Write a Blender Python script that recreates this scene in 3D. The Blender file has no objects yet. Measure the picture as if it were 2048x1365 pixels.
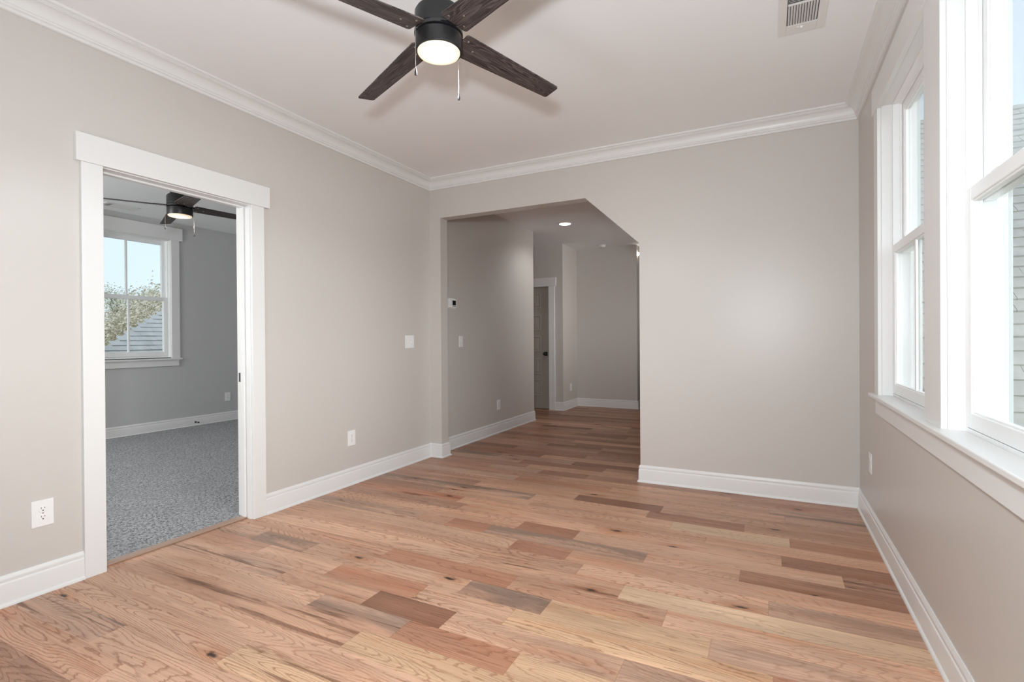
import bpy, bmesh, math, random
from mathutils import Vector, Matrix

# ------------------------------------------------------------------ scene, camera, light
SC = bpy.context.scene
COL = SC.collection
W = 3.563            # room width (x), left wall x=0, back wall y=0
CEIL = 2.743
HC = 2.70            # hall ceiling
BX = -4.029          # bedroom far wall
YR = -7.0            # rear of the living room

SC.view_settings.view_transform = 'Standard'
SC.view_settings.look = 'None'
SC.view_settings.gamma = 1.0
SC.view_settings.use_curve_mapping = False
SC.view_settings.exposure = 0.0
SC.cycles.use_denoising = True
SC.cycles.max_bounces = 10
SC.cycles.diffuse_bounces = 6
SC.cycles.transparent_max_bounces = 24
SC.cycles.sample_clamp_indirect = 8.0

def make_camera():
    loc = Vector((3.0257, -4.1588, 1.1669))
    yaw, pitch, roll = (math.radians(a) for a in (26.9155, -0.2307, -0.389))
    fw = Vector((-math.sin(yaw)*math.cos(pitch), math.cos(yaw)*math.cos(pitch), math.sin(pitch)))
    rt = Vector((math.cos(yaw), math.sin(yaw), 0))
    up = rt.cross(fw)
    r2 = math.cos(roll)*rt + math.sin(roll)*up
    u2 = -math.sin(roll)*rt + math.cos(roll)*up
    cam = bpy.data.cameras.new('camera')
    cam.sensor_width = 36.0
    cam.sensor_fit = 'HORIZONTAL'
    cam.lens = 1019.59*36.0/2048.0
    cam.clip_start = 0.02
    cam.clip_end = 500
    o = bpy.data.objects.new('camera', cam)
    COL.objects.link(o)
    m = Matrix((r2, u2, -fw)).transposed().to_4x4()
    m.translation = loc
    o.matrix_world = m
    SC.camera = o
make_camera()

def make_world():
    w = bpy.data.worlds.new('sky')
    SC.world = w
    w.use_nodes = True
    nt = w.node_tree
    sky = nt.nodes.new('ShaderNodeTexSky')
    sky.sky_type = 'NISHITA'
    sky.sun_disc = False
    sky.sun_elevation = math.radians(42)
    sky.sun_rotation = math.radians(165)
    sky.altitude = 200
    sky.air_density = 1.0
    sky.dust_density = 3.0
    sky.ozone_density = 1.0
    bg = nt.nodes['Background']
    bg.inputs['Strength'].default_value = 0.38
    # thin high haze whitens the blue
    mx = nt.nodes.new('ShaderNodeMix')
    mx.data_type = 'RGBA'
    mx.inputs[0].default_value = 0.85
    nt.links.new(sky.outputs[0], mx.inputs[6])
    mx.inputs[7].default_value = (2.3, 2.6, 2.95, 1)
    nt.links.new(mx.outputs[2], bg.inputs['Color'])
make_world()

def lamp(name, kind, loc, target, energy, color=(1, 1, 1), size=0.1, size_y=None, **kw):
    l = bpy.data.lights.new(name, kind)
    l.energy = energy
    l.color = color
    if kind == 'AREA':
        l.size = size
        if size_y:
            l.shape = 'RECTANGLE'
            l.size_y = size_y
        else:
            l.shape = 'DISK'
    elif kind == 'SUN':
        l.angle = size
    else:
        l.shadow_soft_size = size
    for k, v in kw.items():
        setattr(l, k, v)
    o = bpy.data.objects.new(name, l)
    COL.objects.link(o)
    o.location = loc
    d = Vector(target) - Vector(loc)
    o.rotation_euler = d.to_track_quat('-Z', 'Y').to_euler()
    return o

lamp('sun', 'SUN', (0, -20, 20), (0.6, 0, 0), 0.6, (1, .97, .93), 0.01)
# the photographer's flash, just above the camera
lamp('flash', 'AREA', (2.97, -4.25, 1.47), (1.3, 0.0, 1.80), 55, (.925, 1.0, 1.055), 0.13)
# soft fill lamp added out of view, aimed up at the ceiling
lamp('ceiling_fill', 'AREA', (1.3, -4.7, 0.9), (1.4, -3.2, 2.74), 14, (.90, 1.0, 1.07), 0.8)
# area lamp added outdoors, standing in for bright sky on the window side
lamp('window_sky_fill', 'AREA', (8.6, -3.4, 2.7), (3.5, -2.5, 1.55), 150, (1, .98, .98), 6.0, 4.0, spread=math.radians(84))
# fill lamp added in front of the windowless bedroom rear wall, out of view
lamp('bedroom_fill', 'AREA', (-2.6, -4.9, 1.6), (-2.4, 0, 1.9), 100, (.96, .98, .98), 1.6, 1.5)

# fill lamp added by the hall's solid right wall, out of view
lamp('hall_fill', 'AREA', (3.3, 2.7, 1.75), (0.3, 3.3, 1.7), 9, (1, .98, .97), 1.3, 1.6, spread=math.radians(70))

# ------------------------------------------------------------------ helpers
def s2l(c):
    def f(v):
        v /= 255.0
        return v/12.92 if v <= 0.04045 else ((v+0.055)/1.055)**2.4
    return tuple(f(v) for v in c)

class MB:
    """collects shapes and links them as one mesh object"""
    def __init__(self):
        self.v = []
        self.f = []
    def add(self, vs, fs):
        b = len(self.v)
        self.v += [tuple(p) for p in vs]
        self.f += [tuple(i+b for i in f) for f in fs]
        return self
    def box(self, x0, x1, y0, y1, z0, z1):
        if x0 > x1: x0, x1 = x1, x0
        if y0 > y1: y0, y1 = y1, y0
        if z0 > z1: z0, z1 = z1, z0
        vs = [(x, y, z) for x in (x0, x1) for y in (y0, y1) for z in (z0, z1)]
        return self.add(vs, [(0, 1, 3, 2), (4, 6, 7, 5), (0, 4, 5, 1), (2, 3, 7, 6), (0, 2, 6, 4), (1, 5, 7, 3)])
    def prism(self, poly, fn, a, b):
        """poly: 2d points, fn(p, q, t) -> xyz, extruded from t=a to t=b"""
        n = len(poly)
        vs = [fn(p, q, a) for p, q in poly] + [fn(p, q, b) for p, q in poly]
        fs = [tuple(range(n))[::-1], tuple(range(n, 2*n))]
        fs += [(i, (i+1) % n, n+(i+1) % n, n+i) for i in range(n)]
        return self.add(vs, fs)
    def lathe(self, prof, c=(0, 0, 0), seg=48, axis='z'):
        """prof: (r, h) from one end to the other, r=0 closes"""
        vs, fs, rings = [], [], []
        for r, h in prof:
            if r < 1e-6:
                rings.append([len(vs)])
                vs.append((0, 0, h))
            else:
                rings.append(list(range(len(vs), len(vs)+seg)))
                vs += [(r*math.cos(2*math.pi*i/seg), r*math.sin(2*math.pi*i/seg), h) for i in range(seg)]
        for a, b in zip(rings, rings[1:]):
            for i in range(seg):
                j = (i+1) % seg
                if len(a) == 1 and len(b) == 1: continue
                if len(a) == 1: fs.append((a[0], b[i], b[j]))
                elif len(b) == 1: fs.append((a[i], a[j], b[0]))
                else: fs.append((a[i], a[j], b[j], b[i]))
        if axis == 'x': vs = [(z, x, y) for x, y, z in vs]
        if axis == 'y': vs = [(x, z, y) for x, y, z in vs]
        return self.add([(x+c[0], y+c[1], z+c[2]) for x, y, z in vs], fs)
    def tube(self, pts, radii, seg=8):
        pts = [Vector(p) for p in pts]
        if not hasattr(radii, '__len__'): radii = [radii]*len(pts)
        vs, fs = [], []
        for i, p in enumerate(pts):
            d = (pts[min(i+1, len(pts)-1)] - pts[max(i-1, 0)]).normalized()
            a = d.orthogonal().normalized()
            if i:
                a = (pa - d*pa.dot(d)).normalized()
            pa = a
            b = d.cross(a)
            vs += [p + radii[i]*(math.cos(2*math.pi*k/seg)*a + math.sin(2*math.pi*k/seg)*b) for k in range(seg)]
        for i in range(len(pts)-1):
            for k in range(seg):
                j = (k+1) % seg
                fs.append((i*seg+k, i*seg+j, (i+1)*seg+j, (i+1)*seg+k))
        fs.append(tuple(range(seg))[::-1])
        fs.append(tuple(range((len(pts)-1)*seg, len(pts)*seg)))
        return self.add(vs, fs)
    def build(self, name, mat, parent=None, bevel=0.0, smooth=False, loc=None, rot=None, recalc=True):
        me = bpy.data.meshes.new(name)
        me.from_pydata(self.v, [], self.f)
        if recalc:
            bm = bmesh.new()
            bm.from_mesh(me)
            bmesh.ops.recalc_face_normals(bm, faces=bm.faces[:])
            bm.to_mesh(me)
            bm.free()
        if smooth:
            me.polygons.foreach_set('use_smooth', [True]*len(me.polygons))
            me.set_sharp_from_angle(angle=math.radians(38))
        me.materials.append(mat)
        o = bpy.data.objects.new(name, me)
        COL.objects.link(o)
        if parent: o.parent = parent
        if loc: o.location = loc
        if rot: o.rotation_euler = rot
        if bevel:
            b = o.modifiers.new('bevel', 'BEVEL')
            b.width = bevel
            b.segments = 2
            b.limit_method = 'ANGLE'
            b.angle_limit = math.radians(50)
        return o

def tag(o, label, cat, group=None, kind=None):
    o['label'] = label
    o['category'] = cat
    if group: o['group'] = group
    if kind: o['kind'] = kind
    return o

def thing(name, label, cat, loc=(0, 0, 0), rz=0.0, group=None):
    o = bpy.data.objects.new(name, None)
    o.empty_display_size = 0.05
    COL.objects.link(o)
    o.location = loc
    o.rotation_euler = (0, 0, rz)
    return tag(o, label, cat, group)

def struct(o, label=None, cat=None):
    o['kind'] = 'structure'
    if label: o['label'] = label
    if cat: o['category'] = cat
    return o

def sroot(name, label, cat):
    o = bpy.data.objects.new(name, None)
    o.empty_display_size = 0.05
    COL.objects.link(o)
    return struct(o, label, cat)

def copy_tree(o, parent=None):
    c = o.copy()
    COL.objects.link(c)
    if parent: c.parent = parent
    for ch in list(o.children):
        copy_tree(ch, c)
    return c

# ------------------------------------------------------------------ materials
def mat(name):
    m = bpy.data.materials.new(name)
    m.use_nodes = True
    nt = m.node_tree
    return m, nt, nt.nodes, nt.links, nt.nodes['Principled BSDF']

def plain(name, rgb, rough=0.5, spec=0.5, metal=0.0, bump=None):
    m, nt, N, L, P = mat(name)
    P.inputs['Base Color'].default_value = (*rgb, 1)
    P.inputs['Roughness'].default_value = rough
    P.inputs['Specular IOR Level'].default_value = spec
    P.inputs['Metallic'].default_value = metal
    if bump:
        scale, strength, dist = bump
        tc = N.new('ShaderNodeTexCoord')
        no = N.new('ShaderNodeTexNoise')
        no.inputs['Scale'].default_value = scale
        no.inputs['Detail'].default_value = 3
        b = N.new('ShaderNodeBump')
        b.inputs['Strength'].default_value = strength
        b.inputs['Distance'].default_value = dist
        L.new(tc.outputs['Object'], no.inputs['Vector'])
        L.new(no.outputs['Fac'], b.inputs['Height'])
        L.new(b.outputs['Normal'], P.inputs['Normal'])
    return m

def math_node(N, L, op, a, b=None, c=None, clamp=False):
    n = N.new('ShaderNodeMath')
    n.operation = op
    n.use_clamp = clamp
    for i, v in enumerate((a, b, c)):
        if v is None: continue
        if isinstance(v, (int, float)): n.inputs[i].default_value = v
        else: L.new(v, n.inputs[i])
    return n.outputs[0]

def mix_col(N, L, fac, a, b, mode='MIX'):
    n = N.new('ShaderNodeMix')
    n.data_type = 'RGBA'
    n.blend_type = mode
    n.clamp_factor = True
    for i, v in ((0, fac), (6, a), (7, b)):
        if isinstance(v, (int, float)): n.inputs[i].default_value = v
        elif isinstance(v, tuple): n.inputs[i].default_value = (*v[:3], 1)
        else: L.new(v, n.inputs[i])
    return n.outputs[2]

def ramp(N, L, fac, lo, hi):
    n = N.new('ShaderNodeMapRange')
    n.interpolation_type = 'SMOOTHSTEP'
    n.inputs['From Min'].default_value = lo
    n.inputs['From Max'].default_value = hi
    L.new(fac, n.inputs['Value'])
    return n.outputs['Result']

def noise(N, L, vec, scale=1.0, detail=2.0, rough=0.5, dist=0.0):
    n = N.new('ShaderNodeTexNoise')
    n.inputs['Scale'].default_value = scale
    n.inputs['Detail'].default_value = detail
    n.inputs['Roughness'].default_value = rough
    n.inputs['Distortion'].default_value = dist
    L.new(vec, n.inputs['Vector'])
    return n.outputs['Fac']

def vscale(N, L, vec, s, loc=None):
    n = N.new('ShaderNodeMapping')
    n.inputs['Scale'].default_value = s
    L.new(vec, n.inputs['Vector'])
    return n.outputs['Vector']

WALL = plain('wall_paint', (0.605, 0.568, 0.532), 0.36, 0.50, bump=(260, 0.06, 0.002))
WALLB = plain('bedroom_paint', (0.55, 0.545, 0.54), 0.6, 0.25, bump=(260, 0.06, 0.002))
CEILM = plain('ceiling_paint', (0.90, 0.90, 0.905), 0.75, 0.2, bump=(180, 0.06, 0.002))
TRIM = plain('white_trim', (0.785, 0.778, 0.765), 0.32, 0.45)
VINYL = plain('white_vinyl', (0.86, 0.865, 0.86), 0.3, 0.5)
EXTRIM = plain('exterior_paint', (0.62, 0.66, 0.66), 0.5, 0.3)
PLATE = plain('white_plastic', (0.86, 0.85, 0.84), 0.3, 0.5)
SLOT = plain('dark_slot', (0.03, 0.03, 0.03), 0.6, 0.2)
BLACK = plain('black_metal', (0.018, 0.018, 0.019), 0.42, 0.5)
GLOSSBLACK = plain('gloss_black', (0.012, 0.012, 0.013), 0.16, 0.6)
BRONZE = plain('dark_bronze', (0.032, 0.031, 0.031), 0.38, 0.5, 0.6)
STEEL = plain('screw_steel', (0.55, 0.53, 0.5), 0.3, 0.5, 1.0)
CHAIN = plain('chain_metal', (0.62, 0.57, 0.52), 0.35, 0.5, 0.7)
VENTM = plain('vent_white', (0.80, 0.78, 0.76), 0.4, 0.4)
VENTDARK = plain('vent_throat', (0.10, 0.10, 0.10), 0.8, 0.1)
DOORM = plain('door_paint', (0.42, 0.39, 0.34), 0.45, 0.35)
THRESH = plain('threshold_wood', (0.40, 0.27, 0.20), 0.4, 0.4, bump=(60, 0.1, 0.002))
SCREEN = plain('screen_black', (0.01, 0.01, 0.012), 0.15, 0.6)
BARK = plain('bark', (0.20, 0.16, 0.13), 0.9, 0.1)
GRASS = plain('lawn', (0.22, 0.22, 0.13), 0.95, 0.05)

def emission(name, rgb, strength):
    m, nt, N, L, P = mat(name)
    P.inputs['Base Color'].default_value = (0.8, 0.78, 0.74, 1)
    P.inputs['Emission Color'].default_value = (*rgb, 1)
    P.inputs['Emission Strength'].default_value = strength
    P.inputs['Roughness'].default_value = 0.4
    return m
BULB = emission('lit_downlight', (1, .9, .78), 9.0)
SPARK = emission('lit_sconce', (1, .93, .82), 30.0)

def lens_material(name, edge, core):
    """frosted lamp lens: the bulb behind it makes the centre brighter than the rim"""
    m, nt, N, L, P = mat(name)
    P.inputs['Base Color'].default_value = (.8, .74, .64, 1)
    P.inputs['Roughness'].default_value = .35
    tc = N.new('ShaderNodeTexCoord')
    sx = N.new('ShaderNodeSeparateXYZ')
    L.new(tc.outputs['Object'], sx.inputs[0])
    r2 = math_node(N, L, 'ADD', math_node(N, L, 'POWER', math_node(N, L, 'ABSOLUTE', sx.outputs[0]), 2.0),
                   math_node(N, L, 'POWER', math_node(N, L, 'ABSOLUTE', sx.outputs[1]), 2.0))
    r = math_node(N, L, 'SQRT', r2)
    f = ramp(N, L, r, 0.086, 0.035)
    c = mix_col(N, L, f, (1.0, .74, .48), (1.0, .93, .80))
    L.new(c, P.inputs['Emission Color'])
    st = math_node(N, L, 'MULTIPLY_ADD', f, core-edge, edge)
    L.new(st, P.inputs['Emission Strength'])
    return m
LENS = lens_material('lit_lens', 0.62, 1.5)

def glass_material():
    m, nt, N, L, P = mat('window_glass')
    out = N['Material Output']
    tr = N.new('ShaderNodeBsdfTransparent')
    tr.inputs[0].default_value = (0.955, 0.98, 0.975, 1)
    gl = N.new('ShaderNodeBsdfGlossy')
    gl.inputs['Roughness'].default_value = 0.0
    lw = N.new('ShaderNodeLayerWeight')
    lw.inputs['Blend'].default_value = 0.5
    f = math_node(N, L, 'MULTIPLY_ADD', math_node(N, L, 'POWER', lw.outputs['Facing'], 5.0), 0.9, 0.03)
    mx = N.new('ShaderNodeMixShader')
    L.new(f, mx.inputs[0])
    L.new(tr.outputs[0], mx.inputs[1])
    L.new(gl.outputs[0], mx.inputs[2])
    L.new(mx.outputs[0], out.inputs['Surface'])
    N.remove(P)
    return m
GLASS = glass_material()

def oak_material():
    """boards carry: uvp (metres along/across, shifted per board), uvl (metres inside the board),
    tone (board colour), prm (streak, figure, red, length)"""
    m, nt, N, L, P = mat('oak_floor')
    def attr(n, out):
        a = N.new('ShaderNodeAttribute')
        a.attribute_name = n
        return a.outputs[out]
    uvp = attr('uvp', 'Vector')
    tone = attr('tone', 'Color')
    prm = N.new('ShaderNodeSeparateColor')
    L.new(attr('prm', 'Color'), prm.inputs[0])
    streak, figure, red = prm.outputs
    grey = attr('prm', 'Alpha')
    # plain-sawn figure: contour lines of a long soft field
    f1 = noise(N, L, vscale(N, L, uvp, (0.8, 6.0, 1)), 1.0, 1.5, 0.45, 0.25)
    wob = noise(N, L, vscale(N, L, uvp, (20, 110, 1)), 1.0, 3.0)
    f1 = math_node(N, L, 'MULTIPLY_ADD', wob, 0.022, f1)
    ring = math_node(N, L, 'FRACT', math_node(N, L, 'MULTIPLY', f1, 40.0))
    line = math_node(N, L, 'MULTIPLY', ramp(N, L, ring, 0.62, 0.95), ramp(N, L, ring, 1.0, 0.97))
    # straight fine grain and pores
    g1 = noise(N, L, vscale(N, L, uvp, (1.5, 120, 1)), 1.0, 4.0, 0.65)
    g2 = noise(N, L, vscale(N, L, uvp, (15, 560, 1)), 1.0, 2.0, 0.6)
    pores = ramp(N, L, g2, 0.54, 0.70)
    # broad colour drift, dark mineral streaks, grey patches, knots
    b1 = noise(N, L, vscale(N, L, uvp, (1.2, 11, 1)), 1.0, 4.0, 0.6, 0.5)
    d1 = noise(N, L, vscale(N, L, uvp, (1.0, 20, 1)), 1.0, 4.0, 0.62, 0.7)
    th = math_node(N, L, 'SUBTRACT', 0.80, math_node(N, L, 'MULTIPLY', streak, 0.30))
    dm = N.new('ShaderNodeMapRange')
    dm.interpolation_type = 'SMOOTHSTEP'
    L.new(d1, dm.inputs['Value'])
    L.new(th, dm.inputs['From Min'])
    L.new(math_node(N, L, 'ADD', th, 0.12), dm.inputs['From Max'])
    dark = dm.outputs['Result']
    m1 = noise(N, L, vscale(N, L, uvp, (1.3, 9, 1)), 1.0, 3.0, 0.6, 0.8)
    gmask = math_node(N, L, 'MULTIPLY', ramp(N, L, m1, 0.36, 0.58), grey)
    vo = N.new('ShaderNodeTexVoronoi')
    vo.voronoi_dimensions = '2D'
    vo.inputs['Scale'].default_value = 1.0
    vo.inputs['Randomness'].default_value = 1.0
    kd = N.new('ShaderNodeVectorMath')
    kd.operation = 'MULTIPLY_ADD'
    kn = N.new('ShaderNodeTexNoise')
    kn.inputs['Scale'].default_value = 22
    L.new(uvp, kn.inputs['Vector'])
    L.new(kn.outputs['Color'], kd.inputs[0])
    kd.inputs[1].default_value = (.05, .03, 0)
    L.new(uvp, kd.inputs[2])
    L.new(vscale(N, L, kd.outputs[0], (1.25, 3.3, 1)), vo.inputs['Vector'])
    knot = ramp(N, L, vo.outputs['Distance'], 0.055, 0.012)
    halo = ramp(N, L, vo.outputs['Distance'], 0.21, 0.03)
    sel = math_node(N, L, 'GREATER_THAN', noise(N, L, vscale(N, L, uvp, (0.5, 1.4, 1)), 1.0, 0.0), 0.52)
    knot = math_node(N, L, 'MULTIPLY', knot, sel)
    halo = math_node(N, L, 'MULTIPLY', halo, sel)
    c = tone
    warm = mix_col(N, L, 1.0, c, (1.0, .80, .66), 'MULTIPLY')
    c = mix_col(N, L, math_node(N, L, 'MULTIPLY', ramp(N, L, b1, 0.46, 0.72), math_node(N, L, 'MULTIPLY_ADD', red, .75, .22)), c, warm)
    lightc = mix_col(N, L, 1.0, c, (1.16, 1.16, 1.14), 'MULTIPLY')
    c = mix_col(N, L, ramp(N, L, b1, 0.52, 0.28), c, lightc)
    v1 = noise(N, L, vscale(N, L, uvp, (.7, 5, 1)), 1.0, 3.0, 0.6, .6)
    vr = N.new('ShaderNodeMapRange')
    L.new(v1, vr.inputs['Value'])
    for k_, v_ in zip(('From Min', 'From Max', 'To Min', 'To Max'), (.3, .7, .80, 1.16)): vr.inputs[k_].default_value = v_
    c = mix_col(N, L, 1.0, c, vr.outputs['Result'], 'MULTIPLY')
    gc = mix_col(N, L, 1.0, c, (.60, .65, .69), 'MULTIPLY')
    c = mix_col(N, L, gmask, c, gc)
    gl = mix_col(N, L, 1.0, c, (.70, .63, .57), 'MULTIPLY')
    c = mix_col(N, L, math_node(N, L, 'MULTIPLY', ramp(N, L, g1, 0.47, 0.70), .75), c, gl)
    rl = mix_col(N, L, 1.0, c, (.56, .45, .38), 'MULTIPLY')
    c = mix_col(N, L, math_node(N, L, 'MULTIPLY', line, math_node(N, L, 'MULTIPLY_ADD', figure, .80, .05)), c, rl)
    pl = mix_col(N, L, 1.0, c, (.70, .62, .56), 'MULTIPLY')
    c = mix_col(N, L, math_node(N, L, 'MULTIPLY', pores, .48), c, pl)
    dl = mix_col(N, L, 1.0, c, (.36, .29, .26), 'MULTIPLY')
    c = mix_col(N, L, math_node(N, L, 'MULTIPLY', dark, .85), c, dl)
    hl = mix_col(N, L, 1.0, c, (.78, .60, .48), 'MULTIPLY')
    c = mix_col(N, L, math_node(N, L, 'MULTIPLY', halo, .65), c, hl)
    c = mix_col(N, L, knot, c, (.055, .03, .02))
    # hairline joints
    ul = N.new('ShaderNodeSeparateXYZ')
    L.new(attr('uvl', 'Vector'), ul.inputs[0])
    ln = attr('blen', 'Fac')
    e1 = math_node(N, L, 'MINIMUM', ul.outputs[0], math_node(N, L, 'SUBTRACT', ln, ul.outputs[0]))
    e2 = math_node(N, L, 'MINIMUM', ul.outputs[1], math_node(N, L, 'SUBTRACT', 0.1375, ul.outputs[1]))
    ed = math_node(N, L, 'MINIMUM', e1, e2)
    seam = ramp(N, L, ed, 0.0013, 0.0003)
    sl = mix_col(N, L, 1.0, c, (.58, .48, .42), 'MULTIPLY')
    c = mix_col(N, L, math_node(N, L, 'MULTIPLY', seam, .7), c, sl)
    L.new(c, P.inputs['Base Color'])
    P.inputs['Roughness'].default_value = 0.40
    rr = math_node(N, L, 'MULTIPLY_ADD', g1, 0.10, 0.33)
    L.new(rr, P.inputs['Roughness'])
    P.inputs['Specular IOR Level'].default_value = 0.24
    b = N.new('ShaderNodeBump')
    b.inputs['Strength'].default_value = 0.10
    b.inputs['Distance'].default_value = 0.002
    h = math_node(N, L, 'SUBTRACT', math_node(N, L, 'MULTIPLY', pores, -.5), math_node(N, L, 'MULTIPLY', seam, 1.5))
    L.new(h, b.inputs['Height'])
    L.new(b.outputs['Normal'], P.inputs['Normal'])
    return m
OAK = oak_material()

def carpet_material():
    m, nt, N, L, P = mat('grey_carpet')
    tc = N.new('ShaderNodeTexCoord')
    v = tc.outputs['Object']
    warp = N.new('ShaderNodeTexNoise')
    warp.inputs['Scale'].default_value = 55
    warp.inputs['Detail'].default_value = 2
    L.new(v, warp.inputs['Vector'])
    vv = N.new('ShaderNodeVectorMath')
    vv.operation = 'MULTIPLY_ADD'
    L.new(warp.outputs['Color'], vv.inputs[0])
    vv.inputs[1].default_value = (.05, .05, .0)
    L.new(v, vv.inputs[2])
    n1 = noise(N, L, vscale(N, L, vv.outputs[0], (50, 108, 1)), 1.0, 1.5, 0.55)
    n2 = noise(N, L, vscale(N, L, v, (3.2, 3.2, 1)), 1.0, 3.0)
    f = ramp(N, L, n1, 0.36, 0.60)
    c = mix_col(N, L, f, (.045, .045, .047), (.43, .43, .44))
    c = mix_col(N, L, math_node(N, L, 'MULTIPLY', ramp(N, L, n2, .35, .7), .35), c, (.22, .22, .225))
    L.new(c, P.inputs['Base Color'])
    P.inputs['Roughness'].default_value = 0.95
    P.inputs['Specular IOR Level'].default_value = 0.1
    P.inputs['Sheen Weight'].default_value = 0.25
    b = N.new('ShaderNodeBump')
    b.inputs['Strength'].default_value = 0.9
    b.inputs['Distance'].default_value = 0.012
    L.new(n1, b.inputs['Height'])
    L.new(b.outputs['Normal'], P.inputs['Normal'])
    return m
CARPET = carpet_material()

def blade_material():
    m, nt, N, L, P = mat('charcoal_oak')
    tc = N.new('ShaderNodeTexCoord')
    v = tc.outputs['Object']
    f1 = noise(N, L, vscale(N, L, v, (2.2, 16, 1)), 1.0, 1.5, .45, .3)
    ring = math_node(N, L, 'FRACT', math_node(N, L, 'MULTIPLY', f1, 22.0))
    g = noise(N, L, vscale(N, L, v, (7, 260, 1)), 1.0, 3.0, .6)
    f = math_node(N, L, 'MULTIPLY_ADD', ramp(N, L, ring, .35, .95), .45, math_node(N, L, 'MULTIPLY', ramp(N, L, g, .42, .7), .75), clamp=True)
    c = mix_col(N, L, f, (.024, .017, .017), (.15, .118, .11))
    L.new(c, P.inputs['Base Color'])
    P.inputs['Roughness'].default_value = .45
    P.inputs['Specular IOR Level'].default_value = .35
    return m
BLADE = blade_material()

def shingle_material(name, a, b, scale):
    m, nt, N, L, P = mat(name)
    tc = N.new('ShaderNodeTexCoord')
    n1 = noise(N, L, tc.outputs['Object'], scale, 4.0, .7)
    n2 = noise(N, L, tc.outputs['Object'], 160.0, 2.0, .7)
    f = math_node(N, L, 'MULTIPLY_ADD', ramp(N, L, n1, .35, .65), .6, math_node(N, L, 'MULTIPLY', n2, .45), clamp=True)
    L.new(mix_col(N, L, f, a, b), P.inputs['Base Color'])
    P.inputs['Roughness'].default_value = .9
    P.inputs['Specular IOR Level'].default_value = .15
    return m
SHINGLE_A = shingle_material('pale_shingle', (.36, .37, .35), (.53, .545, .52), 3.0)
SHINGLE_B = shingle_material('grey_shingle', (.40, .40, .395), (.58, .58, .57), 2.2)

def leaf_material(name, a, b):
    m, nt, N, L, P = mat(name)
    tc = N.new('ShaderNodeTexCoord')
    n1 = noise(N, L, tc.outputs['Object'], 1.6, 3.0, .7)
    L.new(mix_col(N, L, ramp(N, L, n1, .3, .7), a, b), P.inputs['Base Color'])
    P.inputs['Roughness'].default_value = .9
    P.inputs['Specular IOR Level'].default_value = .1
    return m
LEAF_TAN = leaf_material('tan_leaf', (.56, .50, .39), (.80, .75, .63))
LEAF_OLIVE = leaf_material('olive_leaf', (.46, .45, .31), (.72, .70, .54))
LEAF_GREY = leaf_material('grey_twig', (.34, .31, .27), (.52, .48, .42))

# ------------------------------------------------------------------ shell
def wall_grid(name, m, cut_u, cut_v, holes, fn, t0, t1):
    """wall slab made of cells; holes = (u0,u1,v0,v1); fn(u,v,t)->xyz"""
    us = sorted(set(cut_u + [h[i] for h in holes for i in (0, 1)]))
    vs = sorted(set(cut_v + [h[i] for h in holes for i in (2, 3)]))
    solid = {}
    for i in range(len(us)-1):
        for j in range(len(vs)-1):
            cu, cv = (us[i]+us[i+1])/2, (vs[j]+vs[j+1])/2
            solid[i, j] = not any(h[0] < cu < h[1] and h[2] < cv < h[3] for h in holes)
    idx, V, F = {}, [], []
    def p(i, j, t):
        k = (i, j, t)
        if k not in idx:
            idx[k] = len(V)
            V.append(fn(us[i], vs[j], (t0, t1)[t]))
        return idx[k]
    for (i, j), s in solid.items():
        if not s: continue
        for t in (0, 1):
            F.append((p(i, j, t), p(i+1, j, t), p(i+1, j+1, t), p(i, j+1, t)))
        for di, dj, e in ((-1, 0, ((i, j), (i, j+1))), (1, 0, ((i+1, j), (i+1, j+1))),
                          (0, -1, ((i, j), (i+1, j))), (0, 1, ((i, j+1), (i+1, j+1)))):
            if not solid.get((i+di, j+dj), False):
                (a, b), (c, d) = e
                F.append((p(a, b, 0), p(c, d, 0), p(c, d, 1), p(a, b, 1)))
    mb = MB()
    mb.add(V, F)
    return struct(mb.build(name, m))

DY0, DY1, DH = -2.785, -1.968, 2.05         # bedroom doorway, jamb to jamb
JT = 0.02
wall_grid('wall_left', WALL, [YR, 0.12], [0, CEIL+.05], [(DY0-JT, DY1+JT, -1, DH+JT)], lambda u, v, t: (t, u, v), -0.06, 0.0)
wall_grid('wall_bedroom_right', WALLB, [-5.0, 0.12], [0, CEIL+.05], [(DY0-JT, DY1+JT, -1, DH+JT)], lambda u, v, t: (t, u, v), -0.12, -0.06)
# back wall with the clipped-corner opening
OX0, OX1, OZ, CX, CZ = 0.132, 2.077, 2.362, 1.621, 1.938
mb = MB()
poly = [(0, 0), (OX0, 0), (OX0, OZ), (CX, OZ), (OX1, CZ), (OX1, 0), (W+.14, 0), (W+.14, CEIL+.05), (0, CEIL+.05)]
mb.prism(poly, lambda p, q, t: (p, t, q), 0.0, 0.12)
struct(mb.build('wall_back', WALL))
# right wall with two windows and an unseen third added for more daylight
WZ0, WZ1 = 0.83, 2.425
W1A, W1B = -1.735, -0.775
W2A, W2B = -2.885, -1.925
W3A, W3B = -4.035, -3.075
wall_grid('wall_right', WALL, [YR, 0.0], [-0.02, CEIL+.05], [(W1A, W1B, WZ0, WZ1), (W2A, W2B, WZ0, WZ1), (W3A, W3B, WZ0, WZ1)], lambda u, v, t: (t, u, v), W, W+.14)
struct(MB().box(-.12, W+.14, YR-.12, YR, 0, CEIL+.05).build('wall_rear', WALL))
struct(MB().box(-.12, W+.14, YR-.12, .12, CEIL, CEIL+.1).build('ceiling', CEILM))
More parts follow.
